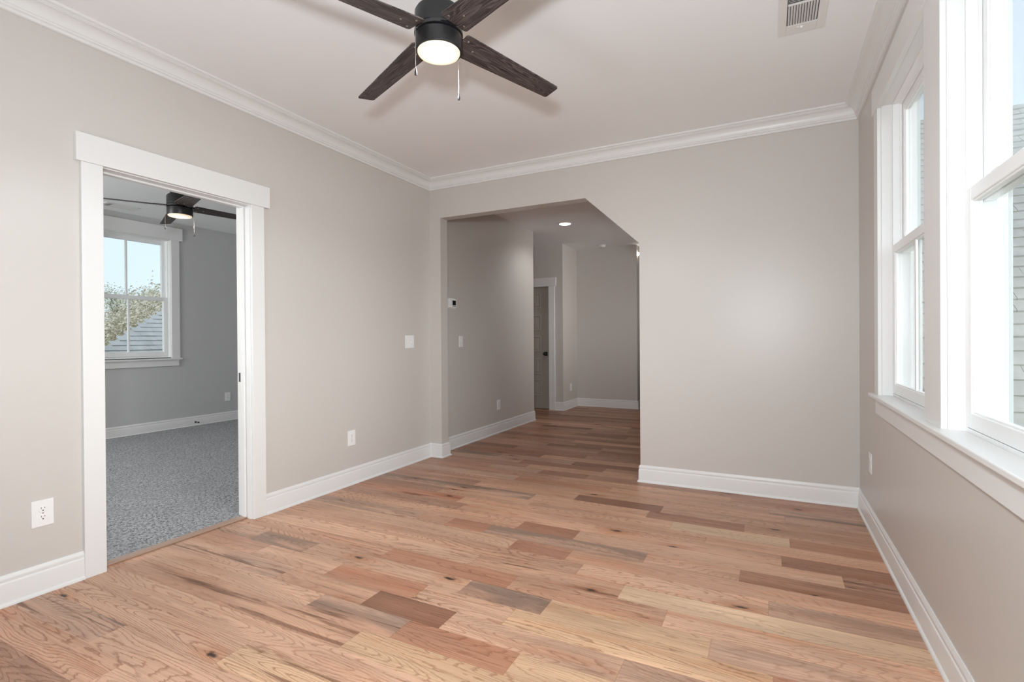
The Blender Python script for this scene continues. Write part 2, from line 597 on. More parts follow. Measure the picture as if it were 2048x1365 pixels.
# hall beyond the opening
HY = 2.49
struct(MB().box(-.12, 0, .12, HY, 0, HC).build('wall_hall_left', WALL))
struct(MB().box(-1.7, -.12, HY-.12, HY, 0, HC).build('wall_passage', WALL))
D2A, D2B, D2H = -0.98, -0.218, 2.022
wall_grid('wall_hall_door', WALL, [-1.7, 0.03], [0, HC], [(D2A-JT, D2B+JT, -1, D2H+JT)], lambda u, v, t: (u, t, v), 3.563, 3.69)
struct(MB().box(-.12, .03, 3.69, 4.236, 0, HC).build('wall_hall_alcove', WALL))
struct(MB().box(-.12, 1.07, 4.236, 6.6, 0, HC).build('wall_hall_far', WALL))
struct(MB().box(-1.82, -1.7, HY-.12, 4.2, 0, HC).build('wall_passage_end', WALL))
struct(MB().box(-1.7, -.12, 4.08, 4.2, 0, HC).build('wall_closet', WALL))
struct(MB().box(W, W+.14, .12, 6.72, 0, HC).build('wall_hall_right', WALL))
struct(MB().box(1.07, W+.14, 6.6, 6.72, 0, HC).build('wall_hall_end', WALL))
struct(MB().box(-1.82, W+.14, .12, 6.72, HC, HC+.1).build('ceiling_hall', CEILM))
# bedroom
BY0, BY1 = -5.0, 1.35
BW_A, BW_B, BW_Z0, BW_Z1 = -1.145, -0.19, 0.955, 2.505
wall_grid('wall_bedroom', WALLB, [BY0, BY1], [-.02, CEIL+.05], [(BW_A, BW_B, BW_Z0, BW_Z1)], lambda u, v, t: (t, u, v), BX-.14, BX)
struct(MB().box(BX-.14, -.12, BY1, BY1+.12, 0, CEIL+.05).build('wall_bedroom_back', WALLB))
struct(MB().box(BX-.14, -.12, BY0-.12, BY0, 0, CEIL+.05).build('wall_bedroom_rear', WALLB))
struct(MB().box(-.12, -.06, .12, BY1+.12, 0, CEIL+.05).build('wall_bedroom_side', WALLB))
struct(MB().box(BX-.14, -.12, BY0-.12, BY1+.12, CEIL, CEIL+.1).build('ceiling_bedroom', CEILM))
struct(MB().box(BX, -.095, BY0, BY1, -.06, .010).build('floor_bedroom', CARPET), 'grey flecked carpet on the bedroom floor', 'carpet')

# ------------------------------------------------------------------ oak floor, board by board
T = {'L': (216, 176, 149), 'N': (203, 160, 133), 'M': (184, 141, 119), 'R': (184, 130, 103), 'D': (124, 80, 60),
     'G': (196, 158, 136), 'P': (226, 196, 164), 'Y': (224, 187, 152), 'K': (206, 168, 145), 'B': (150, 104, 82)}
# row: list of (x where the board ends, tone, streak, figure, red)
ROWS = {
 -24: [(.936, 'N', .3, 1, 1), (9, 'L', .5, .6, .3)],
 -23: [(.658, 'K', .9, .9, 0), (2.6, 'L', 0, .9, 0)],
 -22: [(1.228, 'L', .1, 1, .1), (2.9, 'Y', .9, 1, .2)],
 -21: [(2.5, 'L', .15, .7, .2), (9, 'Y', 0, .5, .1)],
 -20: [(1.56, 'N', .95, .4, .3), (2.9, 'Y', .2, .8, .3)],
 -19: [(1.199, 'L', .15, .7, .2), (1.688, 'G', .85, .3, .4), (2.192, 'R', .5, .7, .5), (9, 'Y', 0, .6, .1)],
 -18: [(.846, 'K', .75, .5, .2), (1.405, 'N', .7, .4, .7), (1.824, 'D', .6, .3, .6), (2.548, 'L', .4, .7, .5), (9, 'K', .3, .6, .1)],
 -17: [(.482, 'M', .6, .3, .2), (1.036, 'L', .5, .4, .3), (1.574, 'R', .7, .4, .8), (2.039, 'L', .5, .9, .2), (3.028, 'Y', .2, 1, .5), (9, 'R', .3, .5, .5)],
 -16: [(.279, 'K', .2, .9, 0), (.713, 'G', .6, .7, .1), (1.735, 'L', .5, .5, .2), (2.15, 'G', .5, .5, .0), (2.816, 'Y', .4, .6, .6), (9, 'K', .6, .4, .2)],
 -15: [(1.146, 'N', .4, 1, .2), (1.914, 'R', .2, .7, .4), (2.627, 'N', .2, .8, .4), (9, 'L', .6, .5, 1)],
 -14: [(1.626, 'L', .3, .8, .3), (2.406, 'N', .8, .5, .6), (9, 'P', .5, .5, .4)],
 -13: [(2.159, 'N', .35, 1, .3), (3.012, 'L', .5, .8, .5), (9, 'K', .5, .4, .3)],
 -12: [(1.712, 'L', .3, .7, .2), (2.049, 'R', .4, .3, .4), (9, 'N', .5, .4, .4)],
 -11: [(.95, 'K', .4, 1, .1), (1.186, 'N', .4, .7, .2), (1.465, 'R', .3, .3, .4), (2.428, 'G', .45, .4, 0), (2.885, 'N', .4, .5, .3), (9, 'B', .5, .3, .9)],
 -10: [(1.621, 'N', .6, .8, .2), (1.993, 'B', .5, .3, .4), (3.329, 'L', .1, .6, .2), (9, 'M', .8, .6, .5)],
 -9: [(1.1, 'M', .3, 1, .3), (3.071, 'N', .3, .6, .6), (9, 'B', .8, .4, .8)],
 -8: [(1.004, 'R', .8, .4, .7), (2.686, 'N', .6, .7, .6), (9, 'N', .4, .4, .5)],
 -7: [(.741, 'M', .4, .5, .4), (1.5, 'N', .4, .5, .3), (2.47, 'N', .3, .7, .4), (3.116, 'P', .1, .4, 0), (9, 'R', .5, .4, .8)],
 -6: [(1.454, 'G', .5, .5, 0), (2.294, 'N', .1, .5, .4), (2.876, 'B', .4, .5, .2), (9, 'N', .3, .9, .4)],
 -5: [(.9, 'M', .4, .5, .2), (1.746, 'N', .3, .6, .4), (2.36, 'D', .5, .7, 0), (9, 'N', .3, .6, .3)],
 -4: [(.896, 'M', .3, .5, .3), (2.1, 'N', .3, .5, .4), (3.1, 'N', .3, .6, .3), (9, 'G', .6, .5, .1)],
 -3: [(1.121, 'K', .2, .3, .1), (1.918, 'R', .4, .5, .5), (3.01, 'N', .5, .5, .4), (9, 'G', .7, .4, .1)],
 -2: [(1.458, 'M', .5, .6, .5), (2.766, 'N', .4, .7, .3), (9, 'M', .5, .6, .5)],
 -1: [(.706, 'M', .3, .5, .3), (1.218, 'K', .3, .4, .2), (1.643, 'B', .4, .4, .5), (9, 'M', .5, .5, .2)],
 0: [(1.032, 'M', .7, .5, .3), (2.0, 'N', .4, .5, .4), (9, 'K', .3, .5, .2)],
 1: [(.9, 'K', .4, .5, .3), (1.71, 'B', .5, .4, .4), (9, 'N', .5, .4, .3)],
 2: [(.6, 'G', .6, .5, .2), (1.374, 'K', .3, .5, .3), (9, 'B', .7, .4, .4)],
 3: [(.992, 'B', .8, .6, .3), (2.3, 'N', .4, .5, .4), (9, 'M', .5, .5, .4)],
}
MEAN = s2l((200, 158, 132))
def build_floor():
    rnd = random.Random(11)
    BWID, O = 0.1375, 0.008
    V, F, UVP, UVL, TONE, PRM, LEN = [], [], [], [], [], [], []
    def board(x0, x1, y0, y1, row_y0, bx0, blen, tone, prm, seed):
        b = len(V)
        V.extend([(x0, y0, 0), (x1, y0, 0), (x1, y1, 0), (x0, y1, 0)])
        F.append((b, b+1, b+2, b+3))
        for x, y in ((x0, y0), (x1, y0), (x1, y1), (x0, y1)):
            UVP.append((x-bx0 + seed*7.31, y-row_y0 + seed*3.77, seed*1.9))
            UVL.append((x-bx0, y-row_y0, 0))
        TONE.append(tone); PRM.append(prm); LEN.append(blen)
    k0, k1 = int((YR-O)/BWID)-1, int((6.7-O)/BWID)+1
    seed = 0
    for k in range(k0, k1+1):
        y0 = O+k*BWID
        y1 = y0+BWID
        xs = -1.75 if y0 > 2.2 else -0.10
        if k in ROWS:
            defs = ROWS[k]
            start = -0.12
        else:
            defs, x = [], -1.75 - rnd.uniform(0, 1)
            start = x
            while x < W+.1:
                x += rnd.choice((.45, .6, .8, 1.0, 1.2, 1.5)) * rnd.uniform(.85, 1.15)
                defs.append((x, rnd.choice('LLNNNNKMMRYG' if k < -24 else 'NMMMBMBRBDM'), rnd.uniform(.1, .8), rnd.uniform(.3, 1), rnd.uniform(0, .7)))  # hall boards drawn from darker tones, putting the hall's shade into their colour
        x = start
        for xe, t, st, fi, rd in defs:
            xe2 = min(xe, W+.05)
            if xe2 <= x: continue
            seed += 1
            a, b = max(x, xs), xe2
            if b > a:
                j = rnd.uniform(.94, 1.06)
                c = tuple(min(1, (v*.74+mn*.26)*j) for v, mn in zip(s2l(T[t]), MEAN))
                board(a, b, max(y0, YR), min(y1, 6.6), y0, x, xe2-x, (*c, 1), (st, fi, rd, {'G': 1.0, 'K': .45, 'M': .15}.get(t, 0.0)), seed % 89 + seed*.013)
            x = xe2
    me = bpy.data.meshes.new('floor')
    me.from_pydata(V, [], F)
    for nm, data in (('uvp', UVP), ('uvl', UVL)):
        a = me.attributes.new(nm, 'FLOAT_VECTOR', 'POINT')
        a.data.foreach_set('vector', [c for p in data for c in p])
    for nm, data in (('tone', TONE), ('prm', PRM)):
        a = me.attributes.new(nm, 'FLOAT_COLOR', 'FACE')
        a.data.foreach_set('color', [c for p in data for c in p])
    a = me.attributes.new('blen', 'FLOAT', 'FACE')
    a.data.foreach_set('value', LEN)
    me.materials.append(OAK)
    o = bpy.data.objects.new('floor', me)
    COL.objects.link(o)
    struct(o, 'red oak plank floor of mixed tan, red and grey boards', 'floor')
build_floor()
struct(MB().box(-.10, -.045, DY0, DY1, 0, .012).build('trim_5', THRESH, bevel=.004), 'narrow wooden strip between carpet and oak floor in the doorway', 'threshold')

# ------------------------------------------------------------------ mouldings
def offset_path(pts, d):
    """offset a 2d polyline to its right by d, mitred"""
    out = []
    n = len(pts)
    for i, p in enumerate(pts):
        p = Vector(p)
        a = (p-Vector(pts[i-1])).normalized() if i else None
        b = (Vector(pts[i+1])-p).normalized() if i < n-1 else None
        if a is None: a = b
        if b is None: b = a
        na, nb = Vector((a.y, -a.x)), Vector((b.y, -b.x))
        m = (na+nb)
        m = m/m.dot(na)
        out.append(p+m*d)
    return out

def moulding(names, m, prof, path):
    offs = [offset_path(path, d) for d, z in prof]
    n = len(prof)
    groups = {}
    for i, nm in enumerate(names):
        if nm: groups.setdefault(nm, []).append(i)
    for nm, segs in groups.items():
        mb = MB()
        for i in segs:
            vs = [(offs[k][i].x, offs[k][i].y, prof[k][1]) for k in range(n)]
            vs += [(offs[k][i+1].x, offs[k][i+1].y, prof[k][1]) for k in range(n)]
            fs = [(k, (k+1) % n, n+(k+1) % n, n+k) for k in range(n)]
            first = i == segs[0] or i-1 not in segs
            last = i+1 not in segs
            if first: fs.append(tuple(range(n))[::-1])
            if last: fs.append(tuple(range(n, 2*n)))
            mb.add(vs, fs)
        struct(mb.build(nm, m, smooth=True))

cz = CEIL
CROWN = [(0, cz-.102), (.009, cz-.102), (.013, cz-.099), (.013, cz-.087), (.017, cz-.084), (.021, cz-.083), (.021, cz-.074), (.025, cz-.071)]
for i in range(7):
    a = i/6*math.pi/2
    CROWN.append((.025+.042*(1-math.cos(a)), cz-.071+.046*math.sin(a)))
CROWN += [(.067, cz-.022), (.073, cz-.020), (.073, cz-.016), (.083, cz-.013), (.086, cz-.010), (.086, cz), (0, cz)]
moulding(['trim_1', 'trim_2', 'trim_3'], TRIM, CROWN, [(0, YR), (0, 0), (W, 0), (W, YR)])
BASE = [(0, 0), (.021, 0), (.021, .008), (.018, .014), (.013, .017), (.0125, .098), (.0115, .103), (.0085, .106), (.0085, .112), (.0105, .117), (.0095, .124), (.006, .131), (.004, .137), (0, .137)]
CAS = .092
moulding(['baseboard_left'], TRIM, BASE, [(0, YR), (0, DY0-.005-CAS)])
moulding(['baseboard_left_far', 'baseboard_pier', 'baseboard_pier', 'baseboard_pier', 'baseboard_hall_left', 'baseboard_passage'], TRIM, BASE,
         [(0, DY1+.005+CAS), (0, 0), (OX0, 0), (OX0, .12), (0, .12), (0, HY), (-1.6, HY)])
moulding(['baseboard_jamb', 'baseboard_jamb', 'baseboard_back', 'baseboard_right'], TRIM, BASE,
         [(2.4, .12), (OX1, .12), (OX1, 0), (W, 0), (W, YR)])
moulding(['baseboard_hall_door', 'baseboard_hall_alcove', 'baseboard_hall_far', 'baseboard_hall_return'], TRIM, BASE,
         [(-.107, 3.563), (.03, 3.563), (.03, 4.236), (1.07, 4.236), (1.07, 6)])
moulding(['baseboard_bedroom'], TRIM, BASE, [(BX, BY0), (BX, BY1)])

# ------------------------------------------------------------------ doors
d1 = sroot('door_1', 'white cased doorway from the oak floored room into the carpeted bedroom', 'doorway')
rv = .005
MB().box(0, .018, DY0-rv-CAS, DY0-rv, 0, DH+rv).build('side_casing', TRIM, d1, bevel=.0015)
MB().box(0, .018, DY1+rv, DY1+rv+CAS, 0, DH+rv).build('side_casing', TRIM, d1, bevel=.0015)
MB().box(0, .024, DY0-rv-CAS-.022, DY1+rv+CAS+.042, DH+rv, DH+rv+.140).build('head_casing', TRIM, d1, bevel=.002)
mb = MB()
mb.box(-.12, 0, DY0-JT, DY0, 0, DH+JT).box(-.12, 0, DY1, DY1+JT, 0, DH+JT).box(-.12, 0, DY0, DY1, DH, DH+JT)
mb.build('jamb', TRIM, d1, bevel=.001)
mb = MB()
st = .012
mb.box(-.085, -.05, DY0, DY0+st, 0, DH).box(-.085, -.05, DY1-st, DY1, 0, DH).box(-.085, -.05, DY0+st, DY1-st, DH-st, DH)
mb.build('door_stop_strip', TRIM, d1, bevel=.003)
mb = MB()
mb.box(-.138, -.12, DY0-rv-CAS, DY0-rv, 0, DH+rv).box(-.138, -.12, DY1+rv, DY1+rv+CAS, 0, DH+rv).box(-.142, -.12, DY0-rv-CAS, DY1+rv+CAS, DH+rv, DH+.145)
mb.build('bedroom_casing', TRIM, d1, bevel=.0015)
o = MB().box(-.117, -.089, DY1-.002, DY1+.001, .895, .955).build('strike_plate', BLACK, d1, bevel=.001)
o['label'] = 'small black strike plate'

def panel_door(root):
    yf = 3.605
    MB().box(D2A+.003, D2B-.003, yf, yf+.035, .008, D2H-.003).build('door_leaf', DOORM, root, bevel=.001)
    rails = [(1.922, 1.665), (1.557, 1.30), (1.209, .951), (.835, .577), (.486, .22)]
    for zt, zb_ in rails:
        mb = MB()
        x0, x1 = D2A+.125, D2B-.155
        # raised ogee frame standing just proud of the leaf, with a field panel inside it
        w = .018
        for a, b, c, d in ((x0, x1, zt-w, zt), (x0, x1, zb_, zb_+w), (x0, x0+w, zb_+w, zt-w), (x1-w, x1, zb_+w, zt-w)):
            mb.box(a, b, yf-.011, yf+.002, c, d)
        mb.box(x0+.042, x1-.042, yf-.008, yf+.002, zb_+.042, zt-.042)
        mb.build('door_panel', DOORM, root, bevel=.003)
d2 = sroot('door_2', 'tan five panel door with a square black knob at the end of the hall', 'door')
panel_door(d2)
kn = MB().box(D2B-.105, D2B-.040, 3.597, 3.605, .885, .952).build('knob_plate', BLACK, d2, bevel=.002)
kb = MB()
kb.lathe([(.011, 0), (.011, -.03), (.024, -.034), (.027, -.045), (.024, -.058), (0, -.060)], (D2B-.072, 3.597, .918), 24, 'y')
kb.build('knob', BLACK, kn, smooth=True)
MB().box(D2B+.005, D2B+.110, 3.545, 3.563, 0, D2H+.005).build('side_casing', TRIM, d2, bevel=.0015)
MB().box(D2A-.110, D2A-.005, 3.545, 3.563, 0, D2H+.005).build('side_casing', TRIM, d2, bevel=.0015)
MB().box(D2A-.13, D2B+.135, 3.541, 3.563, D2H+.005, D2H+.145).build('head_casing', TRIM, d2, bevel=.0015)
mb = MB()
mb.box(D2A-JT, D2A, 3.563, 3.69, 0, D2H+JT).box(D2B, D2B+JT, 3.563, 3.69, 0, D2H+JT).box(D2A, D2B, 3.563, 3.69, D2H, D2H+JT)
mb.build('jamb', TRIM, d2)

# ------------------------------------------------------------------ windows
def window_unit(root, fn, u0, u1, v0, v1, meet):
    """double-hung two-over-two; fn(u, w, v)->xyz, w = depth from the inner wall face outwards"""
    def ring(mb, a0, a1, b0, b1, t, w0, w1, tb=None, tt=None):
        tb = t if tb is None else tb
        tt = t if tt is None else tt
        for p0, p1, q0, q1 in ((a0, a0+t, b0, b1), (a1-t, a1, b0, b1), (a0+t, a1-t, b0, b0+tb), (a0+t, a1-t, b1-tt, b1)):
            bx(mb, p0, p1, w0, w1, q0, q1)
    def bx(mb, a, b, w0, w1, c, d):
        vs = [fn(u, w, v) for u in (a, b) for w in (w0, w1) for v in (c, d)]
        mb.add(vs, [(0, 1, 3, 2), (4, 6, 7, 5), (0, 4, 5, 1), (2, 3, 7, 6), (0, 2, 6, 4), (1, 5, 7, 3)])
    mb = MB()
    ring(mb, u0, u1, v0, v1, .012, 0, .048)
    mb.build('jamb_extension', TRIM, root, bevel=.001)
    mb = MB()
    ring(mb, u0+.004, u1-.004, v0, v1, .020, .048, .150, .030)
    ring(mb, u0+.022, u1-.022, v0+.028, v1-.018, .010, .079, .088)
    ring(mb, u0+.022, u1-.022, v0+.028, v1-.018, .012, .122, .150)
    mb.build('window_frame', VINYL, root, bevel=.0015)
    mb = MB()
    ring(mb, u0-.085, u1+.085, v0-.09, v1+.11, .085, .142, .172, .09, .11)
    mb.build('exterior_trim', EXTRIM, root, bevel=.002)
    a0, a1 = u0+.026, u1-.026
    mid = (a0+a1)/2
    for nm, z0, z1, w0, rb, rt_ in (('lower_sash', v0+.032, meet+.022, .046, .052, .044), ('upper_sash', meet-.022, v1-.022, .089, .044, .046)):
        mb = MB()
        w1 = w0+.032
        ring(mb, a0, a1, z0, z1, .042, w0, w1, rb, rt_)
        s = mb.build(nm, VINYL, root, bevel=.003)
        mb = MB()
        ring(mb, a0+.041, a1-.041, z0+rb-.001, z1-rt_+.001, .007, w0+.006, w1-.006)
        mb.build('glazing_bead', VINYL, s, bevel=.002)
        mb = MB()
        bx(mb, a0+.040, a1-.040, w0+.014, w0+.018, z0+rb-.002, z1-rt_+.002)
        mb.build('pane', GLASS, s)
        mb = MB()
        bx(mb, mid-.011, mid+.011, w0+.004, w0+.0135, z0+rb, z1-rt_)
        bx(mb, mid-.011, mid+.011, w0+.0185, w0+.028, z0+rb, z1-rt_)
        mb.build('muntin', VINYL, s, bevel=.003)
        if nm == 'lower_sash':
            mb = MB()
            for q in (a0+.24*(a1-a0), a1-.24*(a1-a0)):
                bx(mb, q-.03, q+.03, w0+.006, w0+.026, z1, z1+.008)
            mb.build('sash_lock', VINYL, s, bevel=.003)
WMEET = 1.632
fr = lambda u, w, v: (W+w, u, v)
w1 = sroot('window_1', 'white double hung window on the right wall, the one nearer the back corner', 'window')
window_unit(w1, fr, W1A, W1B, WZ0, WZ1, WMEET)
w2 = sroot('window_2', 'white double hung window on the right wall, the one cut by the photo edge', 'window')
window_unit(w2, fr, W2A, W2B, WZ0, WZ1, WMEET)
w4 = sroot('window_4', 'unseen white double hung window added on the right wall beside the camera', 'window')
window_unit(w4, fr, W3A, W3B, WZ0, WZ1, WMEET)
t4 = sroot('trim_4', 'white flat casing, sill and apron around the right hand windows', 'window casing')
cb = W-.018
STZ = .848
MB().box(cb, W, W1B+.012-.02, W1B+.095, STZ, 2.408).build('side_casing', TRIM, t4, bevel=.0015)
MB().box(cb, W, W3A-.095, W3A+.008, STZ, 2.408).build('side_casing', TRIM, t4, bevel=.0015)
MB().box(cb, W, W3B-.008, W2A+.008, STZ, 2.408).build('mullion_casing', TRIM, t4, bevel=.0015)
MB().box(cb, W, W2B-.008, W1A+.008, STZ, 2.408).build('mullion_casing', TRIM, t4, bevel=.0015)
MB().box(cb-.006, W, W3A-.115, W1B+.115, 2.408, 2.552).build('head_casing', TRIM, t4, bevel=.002)
MB().box(W-.044, W+.046, W3A-.125, W1B+.128, STZ-.02, STZ).build('sill', TRIM, t4, bevel=.004)
MB().box(cb+.001, W, W3A-.095, W1B+.080, .738, STZ-.02).build('apron', TRIM, t4, bevel=.0015)

w3 = sroot('window_3', 'white double hung bedroom window seen through the doorway', 'window')
fb = lambda u, w, v: (BX-w, u, v)
window_unit(w3, fb, BW_A, BW_B, BW_Z0-.01, BW_Z1, 1.720)
MB().box(BX, BX+.018, BW_B-.006, BW_B+.098, .945, 2.503).build('side_casing', TRIM, w3, bevel=.0015)
MB().box(BX, BX+.018, BW_A-.098, BW_A+.006, .945, 2.503).build('side_casing', TRIM, w3, bevel=.0015)
MB().box(BX, BX+.024, BW_A-.12, BW_B+.138, 2.503, 2.668).build('head_casing', TRIM, w3, bevel=.002)
MB().box(BX-.046, BX+.040, BW_A-.12, BW_B+.120, .922, .945).build('sill', TRIM, w3, bevel=.004)
MB().box(BX, BX+.018, BW_A-.098, BW_B+.084, .842, .922).build('apron', TRIM, w3, bevel=.0015)

# ------------------------------------------------------------------ ceiling fans
def fan_blade_mesh():
    r0, w0, r1, w1_, ph, dr = .1014, .0623, .660, .0442, -.1705, -.0255
    pts = []
    def corner(cx, cy, rad, a0, a1, n=4):
        for i in range(n+1):
            a = math.radians(a0+(a1-a0)*i/n)
            pts.append((cx+rad*math.cos(a), cy+rad*math.sin(a)))
    rd = .012
    corner(r0+rd, -(w0-rd), rd, 180, 270)
    corner(r1-rd, -(w1_-rd), rd, 270, 360)
    corner(r1-rd, w1_-rd, rd, 0, 90)
    corner(r0+rd, w0-rd, rd, 90, 180)
    def fn(p, q, t):
        e = (p-r0)/(r1-r0)
        return (p, q*math.cos(ph), q*math.sin(ph)+dr*e+t)
    return MB().prism(pts, fn, -.003, .003)

def make_fan():
    root = thing('ceiling_fan', 'dark four blade ceiling fan with a lit lamp in the oak floored room', 'ceiling fan', (1.8287, -2.4398, CEIL), 0, 'dark ceiling fans')
    zb = 2.405-CEIL
    mb = MB()
    mb.lathe([(0, 0), (.070, 0), (.072, -.006), (.072, -.045), (.066, -.055), (.030, -.058), (.028, -.062), (.028, zb+.105), (0, zb+.105)])
    mb.build('mount', BRONZE, root, smooth=True)
    mb = MB()
    mb.lathe([(0, zb+.100), (.070, zb+.100), (.088, zb+.095), (.0955, zb+.082), (.0955, zb+.014), (.092, zb+.010), (0, zb+.010)])
    mb.build('motor_housing', BRONZE, root, smooth=True)
    mb = MB()
    mb.lathe([(0, zb+.010), (.088, zb+.010), (.098, zb+.008), (.098, zb-.004), (.088, zb-.008), (0, zb-.008)])
    mb.build('flywheel', GLOSSBLACK, root, smooth=True)
    mb = MB()
    mb.lathe([(0, zb-.008), (.088, zb-.008), (.0945, zb-.012), (.0945, zb-.066), (.093, zb-.071), (.086, zb-.072), (.086, zb-.060), (0, zb-.060)])
    mb.build('light_housing', BRONZE, root, smooth=True)
    mb = MB()
    mb.lathe([(0, .014), (.0855, .014), (.0858, -.004), (.083, -.009), (.06, -.0125), (.03, -.0145), (0, -.015)])
    o = mb.build('lamp_lens', LENS, root, smooth=True, loc=(0, 0, zb-.0705))
    o['label'] = 'round frosted lens, lit warm white'
    blade = fan_blade_mesh().build('blade', BLADE, None, bevel=.001)
    r0, r1, ph, dr = .1014, .660, -.1705, -.0255
    def onb(x, y, dz):
        return (x, y*math.cos(ph), y*math.sin(ph)+dr*(x-r0)/(r1-r0)+dz)
    br = MB()
    br.prism([(.05, -.018), (.10, -.022), (.125, -.045), (.185, -.012), (.185, .012), (.125, .045), (.10, .022), (.05, .018)], lambda p, q, t: onb(p, q, t), .0032, .0070)
    bo = br.build('bracket', GLOSSBLACK, blade)
    for x, y in ((.124, -.036), (.124, .036), (.172, 0)):
        s = MB()
        s.lathe([(0, .0012), (.0048, .0012), (.0046, -.0006), (.003, -.0022), (0, -.0026)], onb(x, y, -.0032), 14)
        s.build('screw', STEEL, blade, smooth=True)
    a0 = 68.49
    for k in range(4):
        b = blade if k == 0 else copy_tree(blade)
        b.parent = root
        b.location = (0, 0, zb)
        b.rotation_euler = (0, 0, math.radians(a0+90*k))
    for px, py, ztop, zend, zlow in ((-.0437, -.0872, 2.398, 2.236, 2.208), (.0303, .0918, 2.392, 2.199, 2.171)):
        mb = MB()
        x2, y2 = px*1.055, py*1.055
        mb.tube([(px*.94, py*.94, ztop-CEIL+.002), (x2*.99, y2*.99, ztop-CEIL), (x2, y2, ztop-CEIL-.006), (x2, y2, zend-CEIL)], .0008, 6)
        z = ztop-CEIL-.006
        ch = mb.build('pull_chain', CHAIN, root, smooth=True)
        mb = MB()
        h = zend-CEIL
        mb.lathe([(0, h+.002), (.0015, h), (.0028, h-.006), (.0052, h-.016), (.0054, h-.021), (.0040, h-.026), (0, zlow-CEIL)], (x2, y2, 0), 14)
        mb.build('pull_knob', BLACK, ch, smooth=True)
    return root
fan = make_fan()
lamp('fan_lamp', 'SPOT', (1.8287, -2.4398, 2.300), (1.8287, -2.4398, 0), 24, (.90, 1, 1.04), 0.06, spot_size=math.radians(172), spot_blend=.25)
fan2 = copy_tree(fan)
fan2.location = (-1.37, -1.61, CEIL)
fan2['label'] = 'dark ceiling fan with a lit lamp in the carpeted bedroom, seen through the doorway'
DROP = -0.118
for ch in fan2.children:
    if not ch.name.startswith('mount'):
        ch.location.z += DROP
    if ch.name.startswith('blade'):
        ch.rotation_euler.z += math.radians(1.5)
    if ch.name.startswith('mount'):
        mb = MB()
        zz = 2.405-CEIL
        mb.lathe([(0, 0), (.068, 0), (.070, -.006), (.070, zz+DROP+.112), (.064, zz+DROP+.104), (0, zz+DROP+.104)])
        tmp = mb.build('mount_body', BRONZE, None, smooth=True)
        ch.data = tmp.data
        bpy.data.objects.remove(tmp)
lamp('bedroom_fan_lamp', 'SPOT', (-1.37, -1.61, 2.18), (-1.37, -1.61, 0), 6, (1, .95, .88), 0.06, spot_size=math.radians(172), spot_blend=.25)

# ------------------------------------------------------------------ ceiling vents
def make_vent(name, label, loc, rz, lx=.21, ly=.36):
    r = thing(name, label, 'ceiling vent', loc, rz, 'white ceiling vents')
    hx, hy = lx/2, ly/2
    mb = MB()
    ins = .038
    t = -.006
    for a, b, c, d in ((-hx, -hx+ins, -hy, hy), (hx-ins, hx, -hy, hy), (-hx+ins, hx-ins, -hy, -hy+ins), (-hx+ins, hx-ins, hy-.085, hy)):
        mb.box(a, b, c, d, t, 0)
    mb.build('frame', VENTM, r, bevel=.002)
    MB().box(-hx+ins, hx-ins, -hy+ins, hy-.085, -.002, -.0005).build('throat', VENTDARK, r)
    n = 11
    ix0, ix1 = -hx+ins+.003, hx-ins-.003
    ysplit = -hy+ins+.055
    for i in range(n):
        x = ix0+(ix1-ix0)*(i+.5)/n
        MB().prism([(x-.0045, -.008), (x-.0030, -.0085), (x+.0045, -.0025), (x+.0030, -.002)], lambda p, q, s: (p, s, q), ysplit+.006, hy-.088).build('slat', VENTM, r)
    MB().box(ix0, ix1, ysplit-.004, ysplit+.004, -.008, -.002).build('crossbar', VENTM, r)
    for i in range(4):
        y = -hy+ins+.005+i*.0125
        MB().prism([(y-.004, -.008), (y-.0025, -.0085), (y+.005, -.0025), (y+.0035, -.002)], lambda p, q, s: (s, p, q), ix0, ix1).build('slat', VENTM, r)
    mb = MB()
    mb.box(-.022, .012, hy-.064, hy-.058, -.0085, -.006).box(-.004, .004, hy-.066, hy-.056, -.016, -.006)
    mb.build('lever', VENTM, r, bevel=.001)
    return r
make_vent('ceiling_vent', 'white slatted vent in the ceiling near the right wall', (3.170, -1.312, CEIL), 0)
make_vent('ceiling_vent', 'white slatted vent in the bedroom ceiling above the window', (-3.725, -.92, CEIL), 0)

# ------------------------------------------------------------------ wall plates
def rounded(w, h, r, n=5):
    pts = []
    for cx, cy, a0 in ((w/2-r, h/2-r, 0), (-w/2+r, h/2-r, 90), (-w/2+r, -h/2+r, 180), (w/2-r, -h/2+r, 270)):
        for i in range(n+1):
            a = math.radians(a0+90*i/n)
            pts.append((cx+r*math.cos(a), cy+r*math.sin(a)))
    return pts
def plate(root, w, h):
    mb = MB()
    fn = lambda p, q, t: (p, t, q)
    mb.prism(rounded(w, h, .003), fn, 0, -.005)
    return mb.build('plate', PLATE, root, bevel=.002)
def make_outlet(loc, rz, label):
    r = thing('wall_outlet', label, 'outlet', loc, rz, 'white wall outlets')
    plate(r, .082, .122)
    for dz in (.0195, -.0195):
        mb = MB()
        pts = []
        for i in range(24):
            a = 2*math.pi*i/24
            pts.append((.0172*math.cos(a), max(-.0135, min(.0135, .0172*math.sin(a)))+dz))
        mb.prism(pts, lambda p, q, t: (p, t, q), -.004, -.0068)
        rec = mb.build('receptacle', PLATE, r, bevel=.0006)
        mb = MB()
        mb.box(-.0075, -.0055, -.0071, -.0066, dz+.001, dz+.009).box(.0055, .0075, -.0071, -.0066, dz+.002, dz+.008)
        mb.prism([(.0028*math.cos(a), .0028*math.sin(a)+dz-.0065) for a in [i*math.pi/6 for i in range(12)]], lambda p, q, t: (p, t, q), -.0066, -.0071)
        s = mb.build('slots', SLOT, rec)
        s['label'] = 'dark plug slots'
    mb = MB()
    mb.lathe([(.003, -.0045), (.003, -.006), (0, -.0062)], (0, 0, 0), 12, 'y')
    mb.build('screw', STEEL, r)
    return r
